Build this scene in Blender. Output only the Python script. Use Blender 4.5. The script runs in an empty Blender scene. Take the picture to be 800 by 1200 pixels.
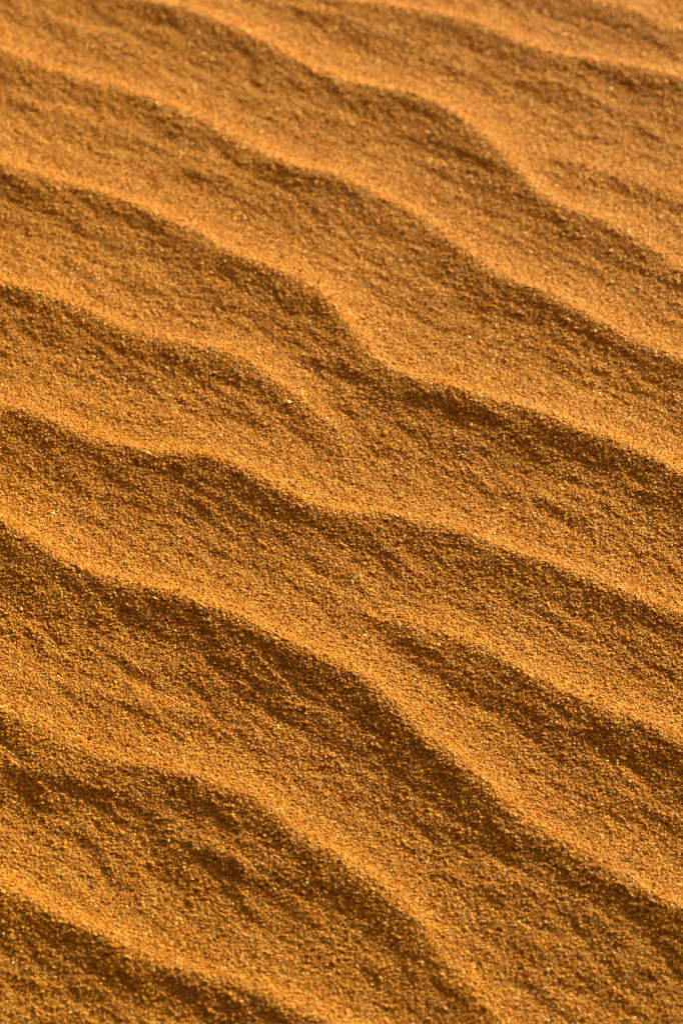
import bpy, math, random
import numpy as np

rng = np.random.default_rng(7)
scene = bpy.context.scene
col = scene.collection

# ------------------------------------------------------------------ camera
PITCH = math.radians(42.0)
VFOV = math.radians(14.0)
DIST = 1.83
CAM = np.array([0.0, -DIST * math.cos(PITCH), DIST * math.sin(PITCH)])
PW, PH = 800.0, 1200.0


def broad(x, y):
    """added slow tilt under the ripples, shaped to brighten upper left, darken lower right"""
    w = -.40 * x + .917 * y
    s = .588 * x + .809 * y
    return -.24 * w * s * np.exp(-(x * x + y * y) / .8 ** 2)


def ground(px, py, z=0.004):
    """photo pixel -> point on the sand plane"""
    t = math.tan(VFOV / 2)
    a = (px - PW / 2) / (PH / 2) * t
    b = -(py - PH / 2) / (PH / 2) * t
    f = np.array([0, math.cos(PITCH), -math.sin(PITCH)])
    u = np.array([0, math.sin(PITCH), math.cos(PITCH)])
    r = np.array([1.0, 0, 0])
    d = f + a * r + b * u
    p = CAM + (z - CAM[2]) / d[2] * d
    for _ in range(6):
        p = CAM + (z + broad(p[0], p[1]) - CAM[2]) / d[2] * d
    return p


# ------------------------------------------------------------------ noise
def hash2(ix, iy, seed):
    h = (ix.astype(np.int64) * 374761393 + iy.astype(np.int64) * 668265263 + seed * 1442695041) & 0x7FFFFFFF
    h = ((h ^ (h >> 13)) * 1274126177) & 0x7FFFFFFF
    h = h ^ (h >> 16)
    return (h & 0xFFFF).astype(np.float32) / 65535.0


def vnoise(x, y, seed):
    """gradient noise, about -0.7..0.7"""
    ix = np.floor(x); iy = np.floor(y)
    fx = (x - ix).astype(np.float32); fy = (y - iy).astype(np.float32)
    ix = ix.astype(np.int64); iy = iy.astype(np.int64)
    ux = fx * fx * fx * (fx * (fx * 6 - 15) + 10)
    uy = fy * fy * fy * (fy * (fy * 6 - 15) + 10)
    res = []
    for dx in (0, 1):
        for dy in (0, 1):
            a = hash2(ix + dx, iy + dy, seed) * (2 * math.pi)
            res.append(np.cos(a) * (fx - dx) + np.sin(a) * (fy - dy))
    a0 = res[0] * (1 - uy) + res[1] * uy
    a1 = res[2] * (1 - uy) + res[3] * uy
    return a0 * (1 - ux) + a1 * ux


# ------------------------------------------------------------------ ripples
# each crest: (px, py, height factor) along the sharp light/dark edge
CRESTS = [
    # K
    [(640, -14, .5), (690, 0, .6), (725, 9, .7), (760, 24, .6), (800, 38, .6), (860, 62, .6)],
    # J
    [(380, -8, .6), (430, 6, .7), (470, 13, .8), (520, 22, 1), (565, 33, 1), (610, 54, 1), (650, 70, 1),
     (700, 75, 1.), (750, 84, 1.), (800, 98, 1.), (860, 120, 1.)],
    # L low ridge right of A
    [(600, 165, 0.), (635, 178, .35), (670, 188, .45), (705, 196, .42), (750, 208, .32), (800, 226, .32), (850, 245, .4)],
    # A
    [(60, -30, .7), (150, 0, .8), (200, 11, 1), (240, 24, 1.05), (280, 42, 1.1), (310, 55, 1.1), (345, 77, 1.1), (400, 99, 1.1),
     (450, 109, 1.15), (490, 119, 1.2), (525, 136, 1.2), (555, 157, 1.15), (580, 181, 1.1), (610, 212, .95), (640, 240, .8),
     (675, 253, .9), (710, 265, .95), (745, 284, .8), (780, 308, .65), (800, 322, .6), (860, 360, .6)],
    # B
    [(-60, 30, .8), (0, 60, .9), (40, 79, .9), (90, 93, .8), (140, 106, .75), (180, 119, .8), (240, 145, .8), (280, 169, .8),
     (315, 188, 1.0), (350, 203, 1.3), (390, 211, 1.35), (425, 225, 1.1), (470, 245, .7), (500, 264, .75), (530, 289, .85),
     (565, 316, 1), (600, 336, 1.1), (640, 350, 1.15), (670, 366, 1.1), (700, 381, 1.05), (740, 402, .95), (800, 428, .95), (860, 452, .9)],
    # C
    [(-60, 170, .8), (0, 193, .9), (35, 209, 1), (65, 216, 1), (110, 227, 1.), (150, 243, 1.), (190, 259, 1.05), (225, 276, 1.1),
     (260, 298, 1.1), (300, 314, 1.1), (340, 329, 1.05), (370, 345, 1.0), (390, 363, .95), (405, 385, .85), (425, 412, .8), (450, 434, .9),
     (490, 452, 1.05), (545, 466, 1.15), (600, 483, 1.2), (650, 498, 1.2), (700, 516, 1.15), (740, 533, 1.1), (800, 562, 1.1), (860, 592, 1.)],
    # D
    [(-60, 315, .8), (0, 335, .9), (50, 349, 1.), (100, 368, .85), (140, 386, .8), (175, 399, .85), (215, 406, .95), (250, 413, 1.),
     (295, 432, .95), (330, 455, .8), (365, 482, .6), (400, 507, .35), (430, 526, .1), (450, 540, 0)],
    # E
    [(-60, 462, .9), (0, 481, 1), (30, 487, 1), (65, 501, .95), (100, 516, .9), (130, 526, .9), (165, 532, .9), (200, 536, 1),
     (240, 540, 1.05), (280, 554, 1.1), (320, 575, 1.1), (350, 590, 1.05), (380, 601, .95), (410, 605, .8), (450, 606, .85), (500, 616, .95),
     (540, 627, 1), (570, 641, 1), (600, 651, 1), (640, 663, .95), (680, 677, .95), (720, 692, .9), (760, 710, .9), (800, 726, .9), (860, 752, .9)],
    # G
    [(440, 712, 0), (470, 724, .3), (500, 737, .55), (535, 749, .65), (570, 763, .7), (610, 788, .75), (640, 807, .8), (680, 825, .85),
     (720, 840, .9), (750, 851, .95), (780, 865, 1), (800, 875, 1), (860, 902, 1)],
    # F
    [(-60, 585, 1), (0, 617, 1.1), (35, 640, 1.15), (65, 658, 1.1), (100, 675, 1.05), (130, 684, 1.05), (165, 692, 1.05), (200, 701, 1.05),
     (235, 711, 1.05), (270, 724, 1.05), (300, 742, 1.1), (330, 758, 1.1), (360, 770, 1.1), (400, 786, 1.05), (430, 806, 1.05), (465, 839, 1.1),
     (500, 869, 1.1), (530, 893, 1.1), (560, 917, 1.05), (590, 946, .95), (615, 968, .85), (670, 997, .8), (700, 1015, .85), (730, 1034, .9),
     (760, 1050, .9), (800, 1070, .95), (860, 1100, .95)],
    # H
    [(-60, 800, .75), (0, 834, .8), (50, 862, .8), (90, 882, .75), (120, 890, .7), (150, 896, .7), (190, 906, .75), (230, 916, .8), (270, 930, .9),
     (300, 946, .9), (330, 968, .9), (360, 990, .9), (400, 1012, .85), (430, 1034, .85), (465, 1063, .85), (490, 1086, .8),
     (515, 1117, .7), (540, 1150, .6), (570, 1185, .55), (620, 1230, .6)],
    # I
    [(-60, 1008, .9), (0, 1043, 1), (40, 1066, 1), (90, 1088, 1), (125, 1102, 1), (155, 1119, .9), (190, 1131, .8), (240, 1145, .75),
     (270, 1152, .75), (310, 1170, .8), (350, 1190, .85), (400, 1212, .85), (460, 1245, .85)],
]
# small secondary ripples riding between the main crests
MINOR = [
    [(20, 0, 0), (45, 9, .5), (75, 22, .7), (110, 38, .7), (140, 52, .4), (160, 62, 0)],
    [(0, 104, 0), (25, 113, .5), (60, 128, .7), (100, 141, .7), (150, 160, .4), (175, 172, 0)],
    [(170, 184, 0), (195, 190, .5), (230, 197, .6), (270, 209, .5), (300, 220, 0)],
    [(285, 104, 0), (305, 109, .4), (330, 116, .5), (370, 129, .4), (400, 140, 0)],
    [(310, -5, 0), (340, 4, .6), (370, 12, .8), (405, 20, 1.), (435, 33, .9), (470, 47, .6), (500, 58, .7), (530, 70, .7), (560, 84, .4), (585, 96, 0)],
    [(600, 84, 0), (620, 90, .5), (650, 97, .8), (690, 111, .8), (720, 126, .5), (745, 138, 0)],
    [(690, 196, 0), (715, 203, .3), (750, 214, .45), (800, 232, .5), (850, 250, .5)],
    [(-40, 885, .8), (0, 893, .8), (50, 905, .9), (100, 917, .8), (140, 928, .4), (165, 938, 0)],
    [(205, 975, 0), (230, 986, .7), (260, 1001, .8), (300, 1022, .6), (330, 1042, 0)],
    [(60, 455, 0), (95, 467, .4), (140, 480, .5), (190, 490, .4), (230, 500, 0)],
    [(70, 300, 0), (100, 308, .4), (150, 325, .5), (190, 338, .4), (220, 350, 0)],
    [(380, 690, 0), (405, 702, .4), (440, 718, .5), (470, 735, .4), (500, 755, 0)],
    [(520, 1010, 0), (550, 1025, .5), (590, 1045, .5), (630, 1068, .3), (660, 1085, 0)],
    [(60, 790, 0), (100, 800, .6), (150, 818, .7), (200, 832, .5), (240, 846, 0)],
    [(-40, 772, .5), (0, 785, .5), (40, 800, .4), (70, 812, 0)],
    [(560, 560, 0), (600, 572, .3), (650, 588, .4), (700, 606, .3), (740, 622, 0)],
]
THETA = math.radians(-41.0)              # mean run of the crests on the ground
CU, SU = math.cos(THETA), math.sin(THETA)
U0, U1, NU = -6.0, 6.0, 24001
UU = np.linspace(U0, U1, NU)
DU = UU[1] - UU[0]
AMP = 0.0064
LAM = 0.057


def to_uv(x, y):
    return x * CU + y * SU, -x * SU + y * CU


def gsmooth(a, sig):
    r = int(sig / DU * 3) + 1
    k = np.exp(-0.5 * (np.arange(-r, r + 1) * DU / sig) ** 2); k /= k.sum()
    return np.convolve(np.pad(a, r, mode='edge'), k, mode='valid')


curves = []
for ci, c in enumerate(CRESTS + MINOR):
    P = np.array([ground(p[0], p[1]) for p in c])
    u, v = to_uv(P[:, 0], P[:, 1])
    o = np.argsort(u)
    u, v = u[o], v[o]; h = np.array([p[2] for p in c])[o]
    f = np.interp(UU, u, v); hh = np.interp(UU, u, h)
    out = np.clip(np.maximum(u[0] - UU, UU - u[-1]) / .06, 0, 1)
    f = f + out * .010 * vnoise(UU * 7.0, UU * 0 + ci * 3.7, 5) * 2
    curves.append((gsmooth(f, .0035), gsmooth(hh, .006)))
minor = curves[len(CRESTS):]; curves = curves[:len(CRESTS)]
# ripples of the same field beyond the frame
v_hi = ground(800, 0)[0:2]; v_hi = to_uv(*v_hi)[1]
v_lo = to_uv(*ground(0, 1200)[0:2])[1]
nxt = v_hi + .045
k = 0
while nxt < 2.2:
    f = nxt + .016 * vnoise(UU * 5.0, UU * 0 + k * .37, 11) * 2 + .006 * vnoise(UU * 14.0, UU * 0 + k * .9, 12) * 2
    hh = .85 + .5 * vnoise(UU * 4, UU * 0 + k * 2.3, 13)
    curves.append((f, hh)); nxt += LAM * (1 + .25 * math.sin(k * 2.1)); k += 1
nxt = v_lo - .045
while nxt > -2.2:
    f = nxt + .016 * vnoise(UU * 5.0, UU * 0 + k * .37, 11) * 2 + .006 * vnoise(UU * 14.0, UU * 0 + k * .9, 12) * 2
    hh = .85 + .5 * vnoise(UU * 4, UU * 0 + k * 2.3, 13)
    curves.append((f, hh)); nxt -= LAM * (1 + .25 * math.sin(k * 2.1)); k += 1


def slope_of(cs):
    return [1.0 / np.sqrt(1 + gsmooth(np.gradient(f, DU), .010) ** 2) for f, _ in cs]


slopes = slope_of(curves); minor_slopes = slope_of(minor)

PITS = [ground(*q)[:2] for q in ((762, 1141), (236, 1004), (264, 1041))]


def height(x, y, fine=True, crest=False):
    x = np.asarray(x, np.float64); y = np.asarray(y, np.float64)
    u, v = to_uv(x, y)
    w = .0012 * vnoise(u / .022, v / .016, 31) + .0003 * vnoise(u / .007, v / .006, 32)
    acc = np.zeros(x.shape, np.float32)
    best = np.zeros(x.shape, np.float32); bd = np.full(x.shape, -1.0, np.float32)
    far = np.clip(1.25 - np.hypot(x, y) / 2.2, 0, 1)
    t = (u - U0) / DU
    i0 = np.clip(t.astype(np.int64), 0, NU - 2); fr = np.clip(t - i0, 0, 1)
    for (f, hh), cs in zip(curves, slopes):
        fv = f[i0] * (1 - fr) + f[i0 + 1] * fr
        d = v - fv
        m = np.abs(d) < .095
        if not m.any():
            continue
        ii = i0[m]
        d = d[m] * cs[ii] + w[m]
        a = hh[ii] * AMP
        sc = .75 + .25 * hh[ii]
        d = np.where(d > 0, np.sqrt(d * d + .0016 ** 2) - .0016, .0016 - np.sqrt(d * d + .0016 ** 2))
        t_ = np.abs(d) / sc
        p = np.where(d > 0, .58 * np.exp(-(t_ / .0066) ** 1.3) + .42 * np.exp(-(t_ / .025) ** 1.6),
                     .58 * np.exp(-(t_ / .0125) ** 1.4) + .42 * np.exp(-(t_ / .036) ** 1.7))
        ap = (a * p).astype(np.float32)
        acc[m] += ap ** 3.0
        ib = np.nonzero(m)[0]; up = ap > best[ib]
        best[ib[up]] = ap[up]; bd[ib[up]] = (d[up] / sc[up]).astype(np.float32)
    z = np.cbrt(acc)
    for (f, hh), cs in zip(minor, minor_slopes):
        fv = f[i0] * (1 - fr) + f[i0 + 1] * fr
        d = v - fv
        m = (np.abs(d) < .03) & (hh[i0] > .01)
        if not m.any():
            continue
        d = d[m] * cs[i0[m]] + w[m]
        p = np.where(d > 0, np.exp(-(np.abs(d) / .008) ** 1.5), np.exp(-(np.abs(d) / .0085) ** 1.5))
        z[m] += (hh[i0[m]] * AMP * .36 * p).astype(np.float32)
    z = z * far
    # gentle unevenness, streaks along the ripples, small lumps
    z = z + broad(x, y)  # ground tilt added for the light falloff across the frame
    z = z + .0016 * vnoise(u / .11, v / .07, 41)
    # wind keeps the crests smooth, the slip faces and troughs are rougher
    rough = np.interp(bd, [-.030, -.012, -.002, .003, .014, .030], [1.0, 1.0, .65, .3, .6, 1.0]).astype(np.float32)
    z = z + .0010 * rough * vnoise(u / .030, v / .012, 42)
    if fine:
        z = z + .00062 * rough * vnoise(u / .013 + v / .030, v / .0055, 43)
        z = z + .00032 * rough * vnoise(u / .0050, v / .0030, 44)
        z = z + .00017 * vnoise(u / .0022, v / .0007, 45)
        for k, (a, b) in enumerate(PITS):        # small dents in the surface
            rr = .0020 + .0007 * (k % 3)
            z = z - .0009 * np.exp(-((x - a) ** 2 + ((y - b) * .8) ** 2) / rr ** 2) + .0006 * np.exp(-((x - a) ** 2 + (y - b - .004) ** 2) / .0022 ** 2)
    r = np.hypot(x, y)
    z = z + np.clip((r - 2) / 20, 0, 1) * .8 * vnoise(u / 9.0 + .3, v / 5.0, 46)
    return (z, bd) if crest else z


# ------------------------------------------------------------------ materials
def mat_new(name):
    m = bpy.data.materials.new(name); m.use_nodes = True
    nt = m.node_tree; nt.nodes.clear()
    out = nt.nodes.new('ShaderNodeOutputMaterial')
    b = nt.nodes.new('ShaderNodeBsdfPrincipled')
    nt.links.new(b.outputs[0], out.inputs['Surface'])
    return m, nt, b


SAND = [(0.0, (.20, .066, .007)), (.12, (.48, .157, .005)), (.45, (.63, .243, .007)), (.8, (.72, .318, .014)), (1.0, (.86, .54, .11))]


def ramp(nt, stops):
    r = nt.nodes.new('ShaderNodeValToRGB')
    e = r.color_ramp.elements
    e[0].position, e[0].color = stops[0][0], (*stops[0][1], 1)
    e[1].position, e[1].color = stops[-1][0], (*stops[-1][1], 1)
    for p, c in stops[1:-1]:
        n = e.new(p); n.color = (*c, 1)
    return r


sand_m, nt, b = mat_new('sand')
geo = nt.nodes.new('ShaderNodeNewGeometry')
vo = nt.nodes.new('ShaderNodeTexVoronoi'); vo.inputs['Scale'].default_value = 900
nt.links.new(geo.outputs['Position'], vo.inputs['Vector'])
sep = nt.nodes.new('ShaderNodeSeparateColor'); nt.links.new(vo.outputs['Color'], sep.inputs[0])
rp = ramp(nt, [(p, tuple(k * .74 for k in c)) for p, c in SAND]); nt.links.new(sep.outputs[0], rp.inputs[0])  # sand colours darkened to stand in for self-shadowing of unmodelled grains
nt.links.new(rp.outputs[0], b.inputs['Base Color'])
b.inputs['Roughness'].default_value = .6; b.inputs['Specular IOR Level'].default_value = .2
bp = nt.nodes.new('ShaderNodeBump'); bp.inputs['Strength'].default_value = 1; bp.inputs['Distance'].default_value = .0011
inv = nt.nodes.new('ShaderNodeMath'); inv.operation = 'SUBTRACT'; inv.inputs[0].default_value = 1
nt.links.new(vo.outputs['Distance'], inv.inputs[1]); nt.links.new(inv.outputs[0], bp.inputs['Height'])
nt.links.new(bp.outputs[0], b.inputs['Normal'])

grain_m, nt, b = mat_new('sand_grains')
at = nt.nodes.new('ShaderNodeAttribute'); at.attribute_name = 'tint'
rp = ramp(nt, SAND); nt.links.new(at.outputs['Fac'], rp.inputs[0])
nt.links.new(rp.outputs[0], b.inputs['Base Color'])
mr = nt.nodes.new('ShaderNodeMapRange')          # pale quartz faces are glassier than the stained grains
mr.inputs['From Min'].default_value = .86; mr.inputs['From Max'].default_value = .95
mr.inputs['To Min'].default_value = .52; mr.inputs['To Max'].default_value = .33
nt.links.new(at.outputs['Fac'], mr.inputs['Value']); nt.links.new(mr.outputs[0], b.inputs['Roughness'])
b.inputs['IOR'].default_value = 1.5
b.inputs['Specular IOR Level'].default_value = .3
b.inputs['Specular Tint'].default_value = (1, .72, .28, 1)


# ------------------------------------------------------------------ sand sheet
def axis(lo, hi, step, grow, reach):
    mid = np.arange(lo, hi + step * .5, step)
    s, x, ext = step, 0.0, []
    while x < reach:
        s *= grow; x += s; ext.append(x)
    ext = np.array(ext)
    return np.concatenate([(lo - ext)[::-1], mid, mid[-1] + ext])


def mesh_np(name, co, quads, mat, smooth):
    me = bpy.data.meshes.new(name)
    n = quads.shape[1]
    me.vertices.add(len(co)); me.vertices.foreach_set('co', co.astype(np.float32).ravel())
    me.loops.add(quads.size); me.loops.foreach_set('vertex_index', quads.astype(np.int32).ravel())
    me.polygons.add(len(quads))
    me.polygons.foreach_set('loop_start', np.arange(0, quads.size, n, dtype=np.int32))
    me.polygons.foreach_set('use_smooth', np.full(len(quads), smooth, dtype=bool))
    me.update(calc_edges=True)
    me.materials.append(mat)
    o = bpy.data.objects.new(name, me); col.objects.link(o)
    return o


xs = axis(-.22, .22, .0008, 1.04, 60)
ys = axis(-.36, .42, .0008, 1.04, 60)
X, Y = np.meshgrid(xs, ys)
Z = height(X.ravel(), Y.ravel())
co = np.stack([X.ravel(), Y.ravel(), Z], 1)
nx, ny = len(xs), len(ys)
i = (np.arange(ny - 1)[:, None] * nx + np.arange(nx - 1)[None, :]).ravel()
q = np.stack([i, i + 1, i + nx + 1, i + nx], 1)
sand = mesh_np('sand', co, q, sand_m, True)
sand['kind'] = 'structure'
sand['label'] = 'golden wind rippled desert sand with diagonal crests in low sun'

# ------------------------------------------------------------------ loose grains on the sheet
NG = 550000
gx = rng.uniform(-.55, .55, NG * 5); gy = rng.uniform(-.55, .65, NG * 5)
near = CAM[1]
halfw = (gy - near) * .136 + .015           # widens with distance
over = np.maximum(np.maximum(np.abs(gx) - halfw, 0), np.maximum(-.31 - gy, gy - .40).clip(0))
keep = rng.random(len(gx)) < np.exp(-(over / .075) ** 1.5)       # the loose layer thins out away from the frame
gx, gy = gx[keep], gy[keep]; print('grains', len(gx))
NG = len(gx)
gz, gd = height(gx, gy, crest=True)
gather = np.interp(gd, [-.02, -.004, .002, .012, .025], [0, .6, 1, .3, 0])   # coarse grains gather on the crests
size = .00048 * np.exp(rng.normal(0, .30, NG)) * (.97 + .08 * gather)
coarse = rng.random(NG) < .006 + .022 * gather
size = np.clip(np.where(coarse, size * 1.6, size), .00028, .0013)
phi = (1 + 5 ** .5) / 2
ico = np.array([(-1, phi, 0), (1, phi, 0), (-1, -phi, 0), (1, -phi, 0), (0, -1, phi), (0, 1, phi), (0, -1, -phi), (0, 1, -phi),
                (phi, 0, -1), (phi, 0, 1), (-phi, 0, -1), (-phi, 0, 1)]) / math.hypot(1, phi)
icf = np.array([(0, 11, 5), (0, 5, 1), (0, 1, 7), (0, 7, 10), (0, 10, 11), (1, 5, 9), (5, 11, 4), (11, 10, 2), (10, 7, 6), (7, 1, 8),
                (3, 9, 4), (3, 4, 2), (3, 2, 6), (3, 6, 8), (3, 8, 9), (4, 9, 5), (2, 4, 11), (6, 2, 10), (8, 6, 7), (9, 8, 1)])
NV = 48
variants = ico[None] * rng.uniform(.72, 1.2, (NV, 12, 1)) * rng.uniform(.7, 1.25, (NV, 1, 3))
qr = rng.normal(size=(NG, 4)); qr /= np.linalg.norm(qr, axis=1, keepdims=True)
w_, x_, y_, z_ = qr.T
R = np.stack([1 - 2 * (y_ * y_ + z_ * z_), 2 * (x_ * y_ - z_ * w_), 2 * (x_ * z_ + y_ * w_),
              2 * (x_ * y_ + z_ * w_), 1 - 2 * (x_ * x_ + z_ * z_), 2 * (y_ * z_ - x_ * w_),
              2 * (x_ * z_ - y_ * w_), 2 * (y_ * z_ + x_ * w_), 1 - 2 * (x_ * x_ + y_ * y_)], 1).reshape(NG, 3, 3)
pv = variants[rng.integers(0, NV, NG)] * size[:, None, None]
pv = np.einsum('nij,nkj->nki', R, pv)
pv[:, :, 2] *= .75
pv += np.stack([gx, gy, gz + size * rng.uniform(-.45, .22, NG)], 1)[:, None, :]
faces = (icf[None] + (np.arange(NG) * 12)[:, None, None]).reshape(-1, 3)
grains = mesh_np('sand_grains', pv.reshape(-1, 3), faces, grain_m, False)
gu, gv = to_uv(gx, gy)
tint = np.clip(rng.beta(3.6, 3.4, NG) + .16 * vnoise(gu / .06, gv / .012, 61) + .10 * vnoise(gu / .2, gv / .15, 62), 0, .9)
sp = rng.random(NG)
tint = np.where(sp < .05, rng.uniform(.9, 1, NG), tint)
tint = np.where(sp > .96, rng.uniform(0, .1, NG), tint)
a = grains.data.attributes.new('tint', 'FLOAT', 'POINT')
a.data.foreach_set('value', np.repeat(tint, 12).astype(np.float32))
grains['kind'] = 'stuff'
grains['label'] = 'loose amber sand grains covering the ripples'

# ------------------------------------------------------------------ light
SUN_EL = math.radians(19.0)
SUN_AZ = math.radians(54.0)              # direction towards the sun, from +X towards +Y
sd = bpy.data.lights.new('sun', 'SUN'); sd.energy = 5.0; sd.angle = math.radians(.8); sd.color = (1, 1.0, .62)
so = bpy.data.objects.new('sun', sd); col.objects.link(so)
dirv = np.array([math.cos(SUN_AZ) * math.cos(SUN_EL), math.sin(SUN_AZ) * math.cos(SUN_EL), math.sin(SUN_EL)])
from mathutils import Vector
so.rotation_euler = Vector(dirv).to_track_quat('Z', 'Y').to_euler()
so.location = Vector(dirv * 3)
wd = bpy.data.worlds.new('World'); scene.world = wd; wd.use_nodes = True
nt = wd.node_tree
bg = nt.nodes['Background']
sk = nt.nodes.new('ShaderNodeTexSky'); sk.sky_type = 'NISHITA'; sk.sun_disc = False
sk.sun_elevation = SUN_EL
sk.sun_rotation = math.pi / 2 - SUN_AZ
sk.dust_density = 8.0; sk.ozone_density = 0.0; sk.air_density = 0.35
warm = nt.nodes.new('ShaderNodeMix'); warm.data_type = 'RGBA'; warm.blend_type = 'MULTIPLY'   # dusty desert air
warm.inputs['Factor'].default_value = 1.0
for sock in warm.inputs:
    if sock.type == 'RGBA' and sock.name == 'B':
        sock.default_value = (1, .79, .60, 1)
a_in = [k for k in warm.inputs if k.type == 'RGBA' and k.name == 'A'][0]
a_out = [k for k in warm.outputs if k.type == 'RGBA'][0]
nt.links.new(sk.outputs[0], a_in); nt.links.new(a_out, bg.inputs[0]); bg.inputs[1].default_value = .11

# ------------------------------------------------------------------ camera
cd = bpy.data.cameras.new('camera'); cam = bpy.data.objects.new('camera', cd); col.objects.link(cam)
cam.location = Vector(CAM)
cam.rotation_euler = (math.pi / 2 - PITCH, 0, 0)
cd.sensor_fit = 'VERTICAL'; cd.sensor_height = 36;
cd.lens = 18 / math.tan(VFOV / 2)
cd.clip_start = .05; cd.clip_end = 500
cd.dof.use_dof = True
cd.dof.focus_distance = DIST - .05
cd.dof.aperture_fstop = 13.0
scene.camera = cam

vs = scene.view_settings
vs.view_transform = 'Standard'; vs.look = 'None'; vs.gamma = 1; vs.use_curve_mapping = False
vs.exposure = 0.41
scene.render.engine = 'CYCLES'
scene.cycles.use_denoising = True
scene.cycles.denoiser = 'OPENIMAGEDENOISE'
scene.cycles.max_bounces = 10
scene.cycles.diffuse_bounces = 8
